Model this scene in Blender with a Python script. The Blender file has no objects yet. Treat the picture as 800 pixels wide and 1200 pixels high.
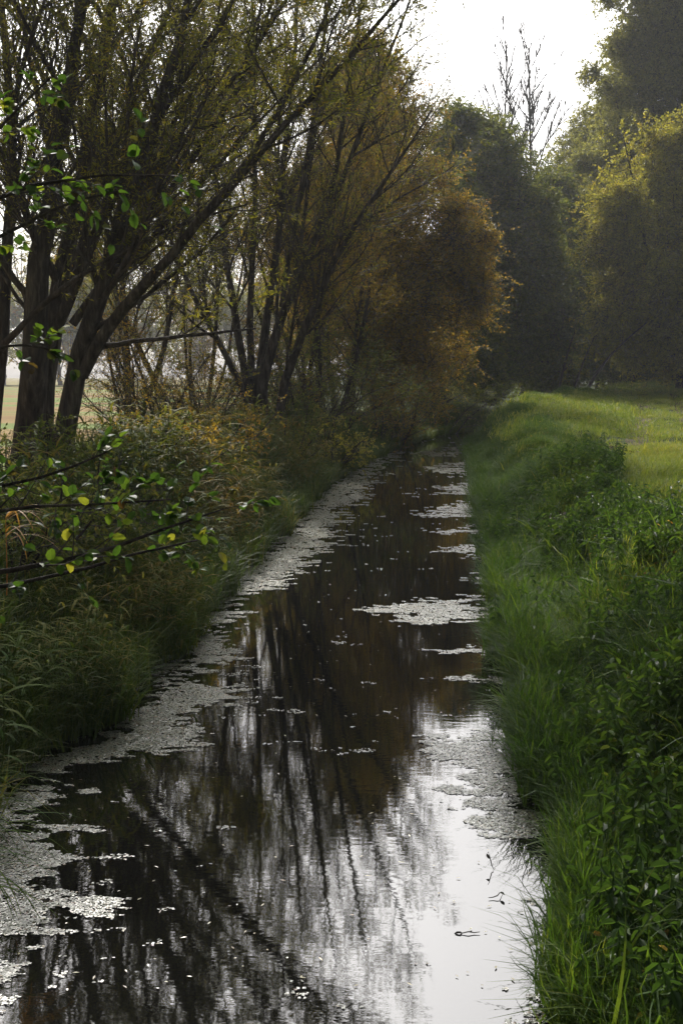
import bpy, math, numpy as np
from math import radians as R
rng = np.random.default_rng(7); HAZE = .00045
C = bpy.data.collections.new('scene'); bpy.context.scene.collection.children.link(C)

# ------------------------------------------------------------------ camera
EYE = np.array([0., 0., 3.0]); F = 1500.0; PITCH = math.atan(160 / 1500)
FW = np.array([0, math.cos(PITCH), -math.sin(PITCH)]); UP = np.array([0, math.sin(PITCH), math.cos(PITCH)])
def ray(px, py):
    return FW * F + np.array([1, 0, 0]) * (px - 400) + UP * (600 - py)
def at(px, py, Y):                      # photo point at a distance Y along the stream
    d = ray(px, py); return EYE + d * (Y / d[1])
def on(px, py, z=0.0):                  # photo point on a level z
    d = ray(px, py); return EYE + d * ((z - EYE[2]) / d[2])
cam_d = bpy.data.cameras.new('camera'); cam = bpy.data.objects.new('camera', cam_d); C.objects.link(cam)
cam.location = EYE; cam.rotation_euler = (math.pi / 2 - PITCH, 0, 0)
cam_d.sensor_fit = 'VERTICAL'; cam_d.sensor_height = 36; cam_d.lens = 45; cam_d.clip_end = 3000; cam_d.clip_start = 0.05
bpy.context.scene.camera = cam

# ------------------------------------------------------------------ noise
def vnoise(x, y, seed=0):
    xi = np.floor(x).astype(np.int64); yi = np.floor(y).astype(np.int64); fx = x - xi; fy = y - yi
    fx = fx * fx * (3 - 2 * fx); fy = fy * fy * (3 - 2 * fy)
    def h(a, b):
        n = (a * 374761393 + b * 668265263 + seed * 1442695041) & 0x7fffffff
        n = ((n ^ (n >> 13)) * 1274126177) & 0x7fffffff
        n = (n ^ (n >> 16)) & 0xffffff
        return n / 0xffffff
    return (h(xi, yi) * (1 - fx) + h(xi + 1, yi) * fx) * (1 - fy) + (h(xi, yi + 1) * (1 - fx) + h(xi + 1, yi + 1) * fx) * fy
def fbm(x, y, o=3, seed=0):
    s = 0; a = .5; t = 0
    for i in range(o):
        s = s + a * vnoise(x * 2 ** i, y * 2 ** i, seed + i * 17); t += a; a *= .5
    return s / t * 2 - 1
def sstep(a, b, x):
    t = np.clip((x - a) / (b - a), 0, 1); return t * t * (3 - 2 * t)
def reseed(*a):
    global rng
    rng = np.random.default_rng([int(abs(x) * 100) for x in a])
def norm(v): return v / np.maximum(np.linalg.norm(v, axis=-1, keepdims=True), 1e-9)

# ------------------------------------------------------------------ terrain
YL = [-10, 0, 5.9, 8, 9.7, 10.9, 13.6, 19.6, 26.5, 34.6, 43, 54, 64, 72, 84, 100, 130, 300]
XL = [-3.0, -2.75, -2.6, -2.5, -2.42, -2.05, -1.78, -1.5, -.95, -.4, .75, 2.7, 5.0, 8.2, 13, 18, 24, 60]
YR = [-10, 0, 5.9, 7, 9.2, 11.2, 14, 18, 26.5, 37.5, 54, 64, 72, 84, 100, 130, 300]
XR = [1.0, 1.1, 1.15, 1.28, 1.5, 1.6, 1.82, 2.15, 2.95, 3.85, 5.3, 8.0, 11.6, 16.5, 21.5, 28, 64]
def xl(y): return np.interp(y, YL, XL) + .10 * np.sin(y * 1.9) + .06 * np.sin(y * 4.7 + 1)
def xr(y): return np.interp(y, YR, XR) + .10 * np.sin(y * 1.6 + 2) + .06 * np.sin(y * 4.1)
def path_x(y): return .232 * y + .95
def height(x, y):
    dr = x - xr(y); dl = xl(y) - x
    rise = 1.25 * sstep(20, 105, y)
    topr = .95 + rise + .34 * fbm(x * .5, y * .3, 3, 3) * sstep(8, 16, y) + .17 * fbm(x * 1.5, y * .9, 3, 9) + .40 * np.exp(-((dr - 2.5) / 1.2) ** 2) * sstep(9, 18, y) * np.clip(.55 + 1.3 * fbm(x * .35, y * .22, 2, 44), 0, 1.4)
    topl = .85 + .3 * sstep(20, 120, y) + .10 * fbm(x * .4, y * .4, 3, 5)
    br = sstep(-.12, 1.9, dr + .22 * fbm(x * 1.3 + 4, y * .8, 2, 19) * sstep(.3, 1, dr)) ** .8; bl = sstep(-.12, 1.8, dl) ** .8
    z = -.55 + br * (topr + .55) + bl * (topl + .55)
    # steep lip straight at the water
    z = np.where((dr > 0) & (z < .06), .06, z); z = np.where((dl > 0) & (z < .05), .05, z)
    for s in (-.85, .85):                # wheel ruts of the track
        z = z - .16 * np.exp(-((x - path_x(y) - s) / .38) ** 2) * (dr > 1.5) * sstep(12, 22, y)
    return z

# ------------------------------------------------------------------ mesh builder
class Geo:
    def __init__(s): s.v = []; s.f = {3: [], 4: []}; s.a = []; s.n = 0
    def add(s, v, f, a=None):
        v = np.asarray(v, float).reshape(-1, 3); f = np.asarray(f, np.int64)
        s.v.append(v); s.f[f.shape[1]].append(f + s.n); s.n += len(v)
        s.a.append(np.full(len(v), .5) if a is None else np.broadcast_to(np.asarray(a, float), (len(v),)))
    def mesh(s, name, mat, smooth=False, off=None):
        me = bpy.data.meshes.new(name)
        v = np.concatenate(s.v); a = np.concatenate(s.a)
        if off is not None: v = v - np.asarray(off)
        tri = np.concatenate(s.f[3]) if s.f[3] else np.zeros((0, 3), np.int64)
        quad = np.concatenate(s.f[4]) if s.f[4] else np.zeros((0, 4), np.int64)
        nt, nq = len(tri), len(quad)
        me.vertices.add(len(v)); me.vertices.foreach_set('co', v.astype(np.float32).ravel())
        me.loops.add(nt * 3 + nq * 4); me.loops.foreach_set('vertex_index', np.concatenate([tri.ravel(), quad.ravel()]).astype(np.int32))
        me.polygons.add(nt + nq)
        me.polygons.foreach_set('loop_start', np.concatenate([np.arange(nt) * 3, nt * 3 + np.arange(nq) * 4]).astype(np.int32))
        me.polygons.foreach_set('use_smooth', np.full(nt + nq, smooth))
        at_ = me.attributes.new('rnd', 'FLOAT', 'POINT'); at_.data.foreach_set('value', a.astype(np.float32))
        me.update(calc_edges=True); me.materials.append(mat)
        return me
    def obj(s, name, mat, parent=None, smooth=False, off=None, link=True):
        o = bpy.data.objects.new(name, s.mesh(name, mat, smooth, off))
        if link: C.objects.link(o)
        if parent is not None: o.parent = parent
        return o
def tag(o, label=None, cat=None, group=None, kind=None):
    if label: o['label'] = label
    if cat: o['category'] = cat
    if group: o['group'] = group
    if kind: o['kind'] = kind
    return o
def empty(name, loc=(0, 0, 0), label=None, cat=None, group=None):
    o = bpy.data.objects.new(name, None); C.objects.link(o); o.location = loc; o.empty_display_size = .3
    return tag(o, label, cat, group)

def tubes(g, P, Rd, k=4, a=None):
    """P (B,n,3) polylines, Rd (B,n) radii"""
    B, n, _ = P.shape
    if B == 0: return
    T = np.empty_like(P); T[:, 1:-1] = P[:, 2:] - P[:, :-2]; T[:, 0] = P[:, 1] - P[:, 0]; T[:, -1] = P[:, -1] - P[:, -2]
    T = norm(T); ref = np.where(np.abs(T[:, :1, 2:3]) > .9, np.array([[[1., 0, 0]]]), np.array([[[0, 0, 1.]]]))
    ref = np.broadcast_to(ref, T.shape)
    U = norm(np.cross(T, ref)); W = np.cross(T, U)
    ang = np.arange(k) * 2 * np.pi / k
    ring = P[:, :, None, :] + Rd[:, :, None, None] * (U[:, :, None, :] * np.cos(ang)[None, None, :, None] + W[:, :, None, :] * np.sin(ang)[None, None, :, None])
    idx = np.arange(B * n * k).reshape(B, n, k)
    q = np.stack([idx[:, :-1], np.roll(idx[:, :-1], -1, 2), np.roll(idx[:, 1:], -1, 2), idx[:, 1:]], -1).reshape(-1, 4)
    aa = None if a is None else np.repeat(a, n * k)
    g.add(ring.reshape(-1, 3), q, aa)

def grow(S, D, L, n, wob, trop):
    B = len(S); P = np.empty((B, n, 3)); P[:, 0] = S; d = norm(D); st = (L / (n - 1))[:, None]
    for i in range(1, n):
        d = norm(d + wob * rng.normal(size=(B, 3)) + trop)
        P[:, i] = P[:, i - 1] + d * st
    return P
def sample(P, b, t):
    n = P.shape[1]; f = t * (n - 1); i = np.minimum(f.astype(int), n - 2); w = (f - i)[:, None]
    p = P[b, i] * (1 - w) + P[b, i + 1] * w; d = norm(P[b, i + 1] - P[b, i]); return p, d, i, f - i
def children(P, Rd, per_m, tmin, ang, lf, n, wob, trop, up=.0, rmul=.6, rmin=.004, lmin=.3, lmax=9, tip=.25, cnt=None):
    L = np.linalg.norm(np.diff(P, axis=1), axis=2).sum(1)
    num = rng.poisson(L * (1 - tmin) * per_m) if cnt is None else np.full(len(P), cnt)
    b = np.repeat(np.arange(len(P)), num); N = len(b)
    if N == 0: return np.zeros((0, n, 3)), np.zeros((0, n))
    t = tmin + (1 - tmin) * rng.random(N) ** .85
    p, d, i, w = sample(P, b, t)
    rr = Rd[b, i] * (1 - w) + Rd[b, i + 1] * w
    side = norm(np.cross(d, rng.normal(size=(N, 3))))
    a = R(ang[0]) + (R(ang[1]) - R(ang[0])) * rng.random(N)
    dd = norm(d * np.cos(a)[:, None] + side * np.sin(a)[:, None] + np.array([0, 0, up]))
    ln = np.clip(L[b] * lf * (1.15 - .7 * t) * (.6 + .8 * rng.random(N)), lmin, lmax)
    Q = grow(p, dd, ln, n, wob, trop)
    r0 = np.maximum(rr * rmul * (.6 + .4 * rng.random(N)), rmin)
    r0 = np.minimum(r0, np.maximum(ln * .016, rmin))
    Rq = r0[:, None] * np.linspace(1, tip, n)[None, :]
    return Q, np.maximum(Rq, rmin * .5)

def leaves(g, p, d, L, W, a, flat=.5, broad=False, fold=.25, round_=False):
    """leaf blades at p, pointing along d"""
    N = len(p)
    if N == 0: return
    d = norm(d); L = np.broadcast_to(L, (N,))[:, None]; W = np.broadcast_to(W, (N,))[:, None]
    nrm = norm(rng.normal(size=(N, 3)) * (1 - flat) + np.array([0, 0, 1.]) * flat * 1.6)
    s = norm(np.cross(d, nrm)); u = np.cross(s, d)
    if round_:
        f = lambda t, w, sg: p + d * L * t + s * W * w * sg + u * (W * fold * w * 1.2 - L * .16 * t * t)
        mid = p + d * L * .5 - u * L * .03; tip = p + d * L - u * L * .18
        v = np.stack([p, mid, tip, f(.10, .30, 1), f(.42, .5, 1), f(.8, .36, 1), f(.10, .30, -1), f(.42, .5, -1), f(.8, .36, -1)], 1)
        b = np.arange(N)[:, None] * 9
        g.add(v.reshape(-1, 3), np.concatenate([b + np.array([q_]) for q_ in ([0, 3, 4, 1], [1, 4, 5, 2], [0, 1, 7, 6], [1, 2, 8, 7])]), np.repeat(a, 9))
    elif not broad:
        v = np.stack([p, p + d * L * .45 + s * W / 2 - u * L * .02, p + d * L - u * L * .08, p + d * L * .45 - s * W / 2], 1)
        i = np.arange(N)[:, None] * 4 + np.arange(4)[None]
        g.add(v.reshape(-1, 3), i, np.repeat(a, 4))
    else:
        v = np.stack([p, p + d * L - u * L * .15,
                      p + d * L * .25 + s * W * .42 + u * W * fold, p + d * L * .65 + s * W * .42 + u * W * fold * .7,
                      p + d * L * .65 - s * W * .42 + u * W * fold * .7, p + d * L * .25 - s * W * .42 + u * W * fold], 1)
        b = np.arange(N)[:, None] * 6
        q = np.concatenate([b + np.array([[0, 2, 3, 1]]), b + np.array([[0, 1, 4, 5]])])
        g.add(v.reshape(-1, 3), q, np.repeat(a, 6))
def twig_leaves(g, P, per, L, W, droop=.4, flat=.3, tmin=.1, spread=.6, amul=1.0, broad=False, round_=False):
    N0 = len(P)
    if N0 == 0: return
    num = rng.poisson(per, N0); b = np.repeat(np.arange(N0), num); N = len(b)
    t = tmin + (1 - tmin) * rng.random(N)
    p, d, _, _ = sample(P, b, t)
    dd = d + spread * rng.normal(size=(N, 3)) + np.array([0, 0, -droop])
    tr = rng.random(N0)[b]
    leaves(g, p, dd, L * (.6 + .7 * rng.random(N)), W * (.7 + .6 * rng.random(N)), np.clip(.5 * tr + .5 * rng.random(N), 0, 1) * amul, flat, broad, round_=round_)

# ------------------------------------------------------------------ materials
def newmat(name):
    m = bpy.data.materials.new(name); m.use_nodes = True; nt = m.node_tree; nt.nodes.clear()
    return m, nt, nt.nodes, nt.links
def ramp(nd, cols):
    r = nd.new('ShaderNodeValToRGB'); e = r.color_ramp.elements
    while len(e) > 1: e.remove(e[-1])
    e[0].position = cols[0][0]; e[0].color = (*cols[0][1], 1)
    for p, c in cols[1:]:
        x = e.new(p); x.color = (*c, 1)
    return r
def leafmat(name, cols, trans=.4, rough=.5, spec=.25, tint=False, tmul=1.6):
    m, nt, nd, lk = newmat(name)
    at_ = nd.new('ShaderNodeAttribute'); at_.attribute_name = 'rnd'
    r = ramp(nd, cols); src = at_.outputs['Fac']
    if tint:
        ai = nd.new('ShaderNodeAttribute'); ai.attribute_type = 'INSTANCER'; ai.attribute_name = 'tint'
        mx = nd.new('ShaderNodeMath'); mx.operation = 'MULTIPLY_ADD'; mx.inputs[1].default_value = .55
        lk.new(at_.outputs['Fac'], mx.inputs[0])
        m2 = nd.new('ShaderNodeMath'); m2.operation = 'MULTIPLY'; m2.inputs[1].default_value = .45
        lk.new(ai.outputs['Fac'], m2.inputs[0]); lk.new(m2.outputs[0], mx.inputs[2]); src = mx.outputs[0]
    lk.new(src, r.inputs['Fac'])
    b = nd.new('ShaderNodeBsdfPrincipled'); b.inputs['Roughness'].default_value = rough; b.inputs['Specular IOR Level'].default_value = spec
    lk.new(r.outputs['Color'], b.inputs['Base Color'])
    t = nd.new('ShaderNodeBsdfTranslucent')
    mu = nd.new('ShaderNodeMix'); mu.data_type = 'RGBA'; mu.blend_type = 'MULTIPLY'; mu.inputs['Factor'].default_value = 1
    lk.new(r.outputs['Color'], mu.inputs[6]); mu.inputs[7].default_value = (tmul * 1.1, tmul, tmul * .5, 1); lk.new(mu.outputs[2], t.inputs['Color'])
    mix = nd.new('ShaderNodeMixShader'); mix.inputs[0].default_value = trans
    lk.new(b.outputs[0], mix.inputs[1]); lk.new(t.outputs[0], mix.inputs[2])
    o = nd.new('ShaderNodeOutputMaterial'); lk.new(mix.outputs[0], o.inputs['Surface'])
    return m
def noisemat(name, cols, scale=(1, 1, 1), detail=6, rough=.9, bump=.4, bdist=.02, spec=.2, nscale=5):
    m, nt, nd, lk = newmat(name)
    tc = nd.new('ShaderNodeTexCoord'); mp = nd.new('ShaderNodeMapping'); mp.inputs['Scale'].default_value = scale
    lk.new(tc.outputs['Object'], mp.inputs[0])
    n = nd.new('ShaderNodeTexNoise'); n.inputs['Scale'].default_value = nscale; n.inputs['Detail'].default_value = detail; n.inputs['Roughness'].default_value = .65
    lk.new(mp.outputs[0], n.inputs['Vector'])
    r = ramp(nd, cols); lk.new(n.outputs['Fac'], r.inputs['Fac'])
    b = nd.new('ShaderNodeBsdfPrincipled'); b.inputs['Roughness'].default_value = rough; b.inputs['Specular IOR Level'].default_value = spec
    lk.new(r.outputs['Color'], b.inputs['Base Color'])
    bp = nd.new('ShaderNodeBump'); bp.inputs['Strength'].default_value = bump; bp.inputs['Distance'].default_value = bdist
    lk.new(n.outputs['Fac'], bp.inputs['Height']); lk.new(bp.outputs[0], b.inputs['Normal'])
    o = nd.new('ShaderNodeOutputMaterial'); lk.new(b.outputs[0], o.inputs['Surface'])
    return m
M = {}
M['bark'] = noisemat('bark', [(.35, (.020, .016, .012)), (.52, (.065, .052, .040)), (.7, (.15, .13, .10))], (1, 1, .2), 16, .9, 1.0, .12, .2, 9)
M['twig'] = noisemat('twig', [(.3, (.035, .028, .020)), (.7, (.075, .062, .046))], (1, 1, 1), 2, .7, 0, .01, .3, 4)
M['willow_leaf'] = leafmat('willow_leaf', [(0, (.06, .085, .018)), (.4, (.14, .155, .025)), (.8, (.27, .25, .035)), (1, (.32, .18, .03))], .5)
M['orange_leaf'] = leafmat('orange_leaf', [(0, (.10, .10, .025)), (.4, (.22, .18, .04)), (.75, (.36, .24, .04)), (1, (.36, .18, .03))], .5)
M['golden_leaf'] = leafmat('golden_leaf', [(0, (.09, .09, .02)), (.4, (.19, .155, .03)), (.75, (.32, .22, .035)), (1, (.34, .16, .03))], .5)
M['green_leaf'] = leafmat('green_leaf', [(0, (.06, .09, .025)), (.5, (.12, .155, .04)), (.85, (.20, .21, .05)), (1, (.26, .20, .05))], .5)
M['yellow_leaf'] = leafmat('yellow_leaf', [(0, (.13, .15, .035)), (.4, (.25, .26, .055)), (.8, (.40, .37, .065)), (1, (.42, .31, .06))], .5)
M['grey_leaf'] = leafmat('grey_leaf', [(0, (.14, .16, .06)), (.5, (.23, .25, .09)), (1, (.34, .32, .10))], .5)
M['alder_leaf'] = leafmat('alder_leaf', [(0, (.08, .04, .014)), (.2, (.025, .05, .014)), (.55, (.04, .09, .016)), (.8, (.09, .15, .02)), (1, (.22, .22, .035))], .45, .5, .14, tmul=1.6)
M['grass'] = leafmat('grass', [(0, (.022, .055, .010)), (.5, (.055, .115, .016)), (.85, (.12, .175, .025)), (1, (.24, .21, .06))], .5, .5, .16, True)
M['dark_grass'] = leafmat('dark_grass', [(0, (.025, .055, .010)), (.45, (.06, .105, .018)), (.72, (.13, .15, .03)), (1, (.32, .24, .08))], .45, .5, .14, True)
M['turf'] = leafmat('turf', [(0, (.055, .11, .015)), (.45, (.14, .205, .03)), (.8, (.25, .27, .05)), (1, (.33, .28, .09))], .45, .5, .3, True)
M['nettle'] = leafmat('nettle', [(0, (.022, .05, .014)), (.45, (.045, .095, .018)), (.8, (.09, .155, .025)), (.93, (.16, .19, .035)), (1, (.26, .20, .05))], .4, .45, .28, True)
M['reed'] = leafmat('reed', [(0, (.035, .08, .012)), (.45, (.08, .125, .02)), (.7, (.17, .17, .04)), (1, (.34, .21, .06))], .45, .6, .05, True)
M['dead'] = leafmat('dead', [(0, (.25, .13, .04)), (1, (.42, .24, .06))], .45, .5, .3, False)
M['float_leaf'] = leafmat('float_leaf', [(0, (.12, .08, .03)), (.6, (.25, .2, .06)), (1, (.4, .38, .2))], .1, .3, .6, False)

# ------------------------------------------------------------------ ground
def axis(segs):
    o = [segs[0][0]]
    for a, b, s in segs: o += list(np.linspace(a, b, max(2, int((b - a) / s) + 1))[1:])
    return np.array(o)
gx = axis([(-500, -60, 30), (-60, -12, 2), (-12, -4, .4), (-4, 8, .1), (8, 24, .3), (24, 60, 2), (60, 500, 30)])
gy = axis([(-15, 4, .6), (4, 30, .15), (30, 70, .35), (70, 130, 1.2), (130, 900, 40)])
X, Y = np.meshgrid(gx, gy); Z = height(X, Y)
idx = np.arange(X.size).reshape(X.shape)
g = Geo(); fld = ((xl(Y) - X) > 3.2) * 1.0
g.add(np.stack([X, Y, Z], -1), np.stack([idx[:-1, :-1], idx[:-1, 1:], idx[1:, 1:], idx[1:, :-1]], -1).reshape(-1, 4), (sstep(2.2, 4.5, xl(Y) - X) * sstep(-1, -5, X)).ravel())
m, nt, nd, lk = newmat('ground')
tc = nd.new('ShaderNodeTexCoord')
def noi(scale, detail=5, sc=(1, 1, 1)):
    mp = nd.new('ShaderNodeMapping'); mp.inputs['Scale'].default_value = sc; lk.new(tc.outputs['Object'], mp.inputs[0])
    n = nd.new('ShaderNodeTexNoise'); n.inputs['Scale'].default_value = scale; n.inputs['Detail'].default_value = detail; lk.new(mp.outputs[0], n.inputs['Vector']); return n
n1 = noi(1.2); n2 = noi(14, 6); n3 = noi(1, 4, (.02, .12, 1))
r1 = ramp(nd, [(.3, (.035, .03, .015)), (.5, (.045, .065, .016)), (.7, (.07, .095, .02))]); lk.new(n1.outputs['Fac'], r1.inputs['Fac'])
r2 = ramp(nd, [(.35, (.25, .16, .06)), (.5, (.29, .20, .07)), (.56, (.16, .22, .05)), (.7, (.22, .26, .06))]); lk.new(n3.outputs['Fac'], r2.inputs['Fac'])
af = nd.new('ShaderNodeAttribute'); af.attribute_name = 'rnd'
mx = nd.new('ShaderNodeMix'); mx.data_type = 'RGBA'; lk.new(af.outputs['Fac'], mx.inputs['Factor']); lk.new(r1.outputs[0], mx.inputs[6]); lk.new(r2.outputs[0], mx.inputs[7])
b = nd.new('ShaderNodeBsdfPrincipled'); b.inputs['Roughness'].default_value = .95; b.inputs['Specular IOR Level'].default_value = .1
lk.new(mx.outputs[2], b.inputs['Base Color'])
bp = nd.new('ShaderNodeBump'); bp.inputs['Strength'].default_value = .7; bp.inputs['Distance'].default_value = .05; lk.new(n2.outputs['Fac'], bp.inputs['Height']); lk.new(bp.outputs[0], b.inputs['Normal'])
o = nd.new('ShaderNodeOutputMaterial'); lk.new(b.outputs[0], o.inputs['Surface'])
tag(g.obj('ground', m, smooth=True), kind='structure')

# the two wheel ruts, worn earth strips on the meadow
for sd_ in (-.85, .85):
    yy = np.arange(18, 108, .25); cx = path_x(yy) + sd_ + .08 * np.sin(yy * .7 + sd_); hw = .34 + .12 * fbm(yy * .8, yy * 0 + sd_ * 3, 2, 5)
    cols = [np.stack([cx + hw * u, yy, height(cx + hw * u, yy) + .03 - .012 * abs(u)], -1) for u in (-1, -.4, .4, 1)]
    gr = Geo(); n_ = len(yy); gr.add(np.stack(cols, 1), [[i * 4 + j, i * 4 + j + 1, i * 4 + j + 5, i * 4 + j + 4] for i in range(n_ - 1) for j in range(3)])
    tag(gr.obj('track', noisemat('track_earth', [(.35, (.05, .055, .02)), (.5, (.10, .08, .045)), (.7, (.16, .12, .07))], (1, .3, 1), 6, .95, .8, .04, .1, 5), smooth=True), kind='structure')

# ------------------------------------------------------------------ water
g = Geo(); ys = axis([(-15, 300, 1.0)]); L_ = np.interp(ys, YL, XL) - .35; R_ = np.interp(ys, YR, XR) + .35
v = np.stack([np.stack([L_, ys, 0 * ys], -1), np.stack([R_, ys, 0 * ys], -1)], 1); i = np.arange(len(ys) - 1) * 2
g.add(v, np.stack([i, i + 1, i + 3, i + 2], -1))
m, nt, nd, lk = newmat('water'); tc = nd.new('ShaderNodeTexCoord')
b = nd.new('ShaderNodeBsdfPrincipled'); b.inputs['Base Color'].default_value = (.006, .006, .005, 1); b.inputs['Roughness'].default_value = .02; b.inputs['IOR'].default_value = 1.5
na = noi(1, 3, (6, 14, 1)); nb = noi(1, 2, (1.2, 3.5, 1))
ad = nd.new('ShaderNodeMath'); ad.operation = 'MULTIPLY_ADD'; ad.inputs[1].default_value = 1.2; lk.new(nb.outputs['Fac'], ad.inputs[0]); lk.new(na.outputs['Fac'], ad.inputs[2])
bp = nd.new('ShaderNodeBump'); bp.inputs['Strength'].default_value = 1.0; bp.inputs['Distance'].default_value = .00034; lk.new(ad.outputs[0], bp.inputs['Height']); lk.new(bp.outputs[0], b.inputs['Normal'])
o = nd.new('ShaderNodeOutputMaterial'); lk.new(b.outputs[0], o.inputs['Surface'])
tag(g.obj('water', m), kind='structure')

# duckweed mats: flat patches lying on the water, outlines read off the water plane
polys = [
    [(-40, 905), (30, 896), (130, 850), (190, 800), (205, 770), (240, 700), (280, 670), (340, 610), (375, 570), (420, 545), (440, 530), (470, 522),
     (468, 535), (447, 552), (440, 575), (405, 600), (392, 640), (372, 664), (335, 683), (285, 706), (300, 716), (262, 738), (282, 772), (225, 788), (268, 812), (225, 842), (258, 868), (200, 884), (120, 894), (20, 906)],
    [(-60, 925), (60, 918), (155, 926), (110, 940), (60, 950), (50, 965), (110, 972), (60, 985), (95, 1005), (60, 1025), (80, 1045), (140, 1052), (135, 1070), (70, 1080), (30, 1110), (-60, 1125)],
    [(-60, 1090), (60, 1080), (30, 1120), (50, 1160), (20, 1215), (-60, 1215)],
    [(430, 716), (470, 706), (570, 698), (572, 728), (480, 732), (462, 722)], [(490, 762), (540, 757), (580, 753), (580, 768), (500, 766)],
    [(525, 796), (600, 788), (600, 806), (540, 800)], [(470, 602), (510, 595), (562, 586), (562, 607), (500, 606)], [(510, 646), (566, 636), (566, 656), (525, 650)],
    [(490, 548), (548, 540), (552, 556), (505, 556)], [(496, 572), (556, 564), (560, 580), (520, 580)], [(505, 620), (560, 614), (562, 626), (520, 626)], [(470, 530), (540, 524), (545, 534), (490, 536)],
    [(545, 674), (572, 668), (572, 688), (550, 684)],
    [(478, 880), (500, 858), (560, 848), (600, 822), (640, 850), (650, 990), (610, 1005), (560, 985), (520, 975), (540, 950), (490, 935), (525, 905)],
    [(585, 1045), (650, 1010), (660, 1120), (630, 1100), (610, 1060)], [(560, 1190), (660, 1130), (680, 1215), (540, 1215)],
    [(380, 1195), (470, 1190), (520, 1210), (360, 1215)]]
W_ = [1, .8, .65, 1, .95, .95, .95, .95, .9, .95, .9, .85, .9, .62, .35, .3, .2]
WP = [np.array([on(px, py)[:2] for px, py in p]) for p in polys]
def sdist(p, x, y):
    """signed distance, positive inside, y distances squashed like the drift of the mats"""
    d = np.full(x.shape, 1e9); ins = np.zeros(x.shape, bool); n = len(p)
    for k in range(n):
        a = p[k]; c = p[(k + 1) % n]; e = c - a; w0 = x - a[0]; w1 = y - a[1]
        t = np.clip((w0 * e[0] + w1 * e[1]) / (e @ e + 1e-9), 0, 1); q0 = w0 - t * e[0]; q1 = w1 - t * e[1]
        d = np.minimum(d, q0 * q0 + q1 * q1)
        cr = ((a[1] > y) != (c[1] > y)) & (x < (c[0] - a[0]) * (y - a[1]) / (c[1] - a[1] + 1e-12) + a[0]); ins ^= cr
    return np.where(ins, 1, -1) * np.sqrt(d)
def weed_field(x, y):
    f = np.full(x.shape, -1.0)
    for p, w in zip(WP, W_):
        mn, mxx = p.min(0) - .8, p.max(0) + .8
        k = (x > mn[0]) & (x < mxx[0]) & (y > mn[1]) & (y < mxx[1])
        if not k.any(): continue
        s = sdist(p, x[k], y[k]); sc = .04 + .010 * y[k]
        f[k] = np.maximum(f[k], np.clip(s / (sc * 2.2), -1.2, 1) * (.5 + .5 * w) - (1 - w) * .8)
    e = np.minimum(x - xl(y), xr(y) - x); f = np.maximum(f, .35 - e / .14)
    return f
ye = [5.3]
while ye[-1] < 62: ye.append(ye[-1] + max(.014, ye[-1] ** 2 / (1279 * 3) * .75))
ye = np.array(ye); yc = (ye[1:] + ye[:-1]) / 2; g = Geo()
dv = []; 
for j, y in enumerate(yc):
    cw = max(.014, .0011 * y); xa, xb = xl(y) + .0, xr(y) - .0; xs = np.arange(xa - cw * rng.random(), xb, cw); xc = xs + cw / 2
    yy = np.full(xc.shape, y)
    nz = .7 * fbm(xc * 1.0, yy * 2.4, 3, 21) + 1.15 * fbm(xc * 5, yy * 11, 4, 31)
    f = weed_field(xc, yy) + nz * 1.0
    holes = fbm(xc * 16, yy * 16, 2, 77)
    keep = (f > .22) & (holes > -.62 + .25 * (f < .5)) & (rng.random(len(xc)) < .97) | (((nz + .25 * (fbm(xc * .6, yy * .35, 2, 5) > .1)) > .79) & (rng.random(len(xc)) < .45))
    for x0 in xs[keep]: dv.append((x0, ye[j], cw, ye[j + 1] - ye[j]))
dv = np.array(dv); N = len(dv); zc = .004 + .004 * rng.random(N)
q = np.stack([np.stack([dv[:, 0] + a * dv[:, 2] + rng.normal(size=N) * .18 * dv[:, 2], dv[:, 1] + c * dv[:, 3] + rng.normal(size=N) * .18 * dv[:, 3], zc + rng.normal(size=N) * .0012], -1) for a, c in ((0, 0), (1, 0), (1, 1), (0, 1))], 1)
g.add(q, np.arange(N * 4).reshape(-1, 4), np.repeat(rng.random(N), 4))
m, nt, nd, lk = newmat('duckweed'); tc = nd.new('ShaderNodeTexCoord')
at_ = nd.new('ShaderNodeAttribute'); at_.attribute_name = 'rnd'
r = ramp(nd, [(0, (.03, .035, .018)), (.35, (.09, .105, .05)), (.6, (.14, .15, .095)), (.88, (.21, .21, .165)), (.90, (.20, .16, .05)), (.96, (.14, .07, .025)), (1, (.05, .03, .02))]); lk.new(at_.outputs['Fac'], r.inputs[0])
b = nd.new('ShaderNodeBsdfPrincipled'); lk.new(r.outputs[0], b.inputs['Base Color']); b.inputs['Roughness'].default_value = .30; b.inputs['Specular IOR Level'].default_value = .9
nn = noi(60, 3); bp = nd.new('ShaderNodeBump'); bp.inputs['Strength'].default_value = .8; bp.inputs['Distance'].default_value = .006; lk.new(nn.outputs['Fac'], bp.inputs['Height']); lk.new(bp.outputs[0], b.inputs['Normal'])
o = nd.new('ShaderNodeOutputMaterial'); lk.new(b.outputs[0], o.inputs['Surface'])
tag(g.obj('duckweed', m), 'pale grey floating duckweed drifted in mats along both banks', 'duckweed', kind='stuff')
# fallen leaves floating on open water
g = Geo(); N = 420; y = 6 + 40 * rng.random(N) ** 1.8; x = xl(y) + .2 + (xr(y) - xl(y) - .4) * rng.random(N)
d = rng.normal(size=(N, 3)); d[:, 2] = 0; p = np.stack([x, y, np.full(N, .009)], -1)
leaves(g, p, d, .015 + .03 * rng.random(N), .012, rng.random(N), .97)
tag(g.obj('floating_leaves', M['float_leaf']), 'tiny pale fallen leaves scattered over the dark open water', 'floating leaves', kind='stuff')

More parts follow.
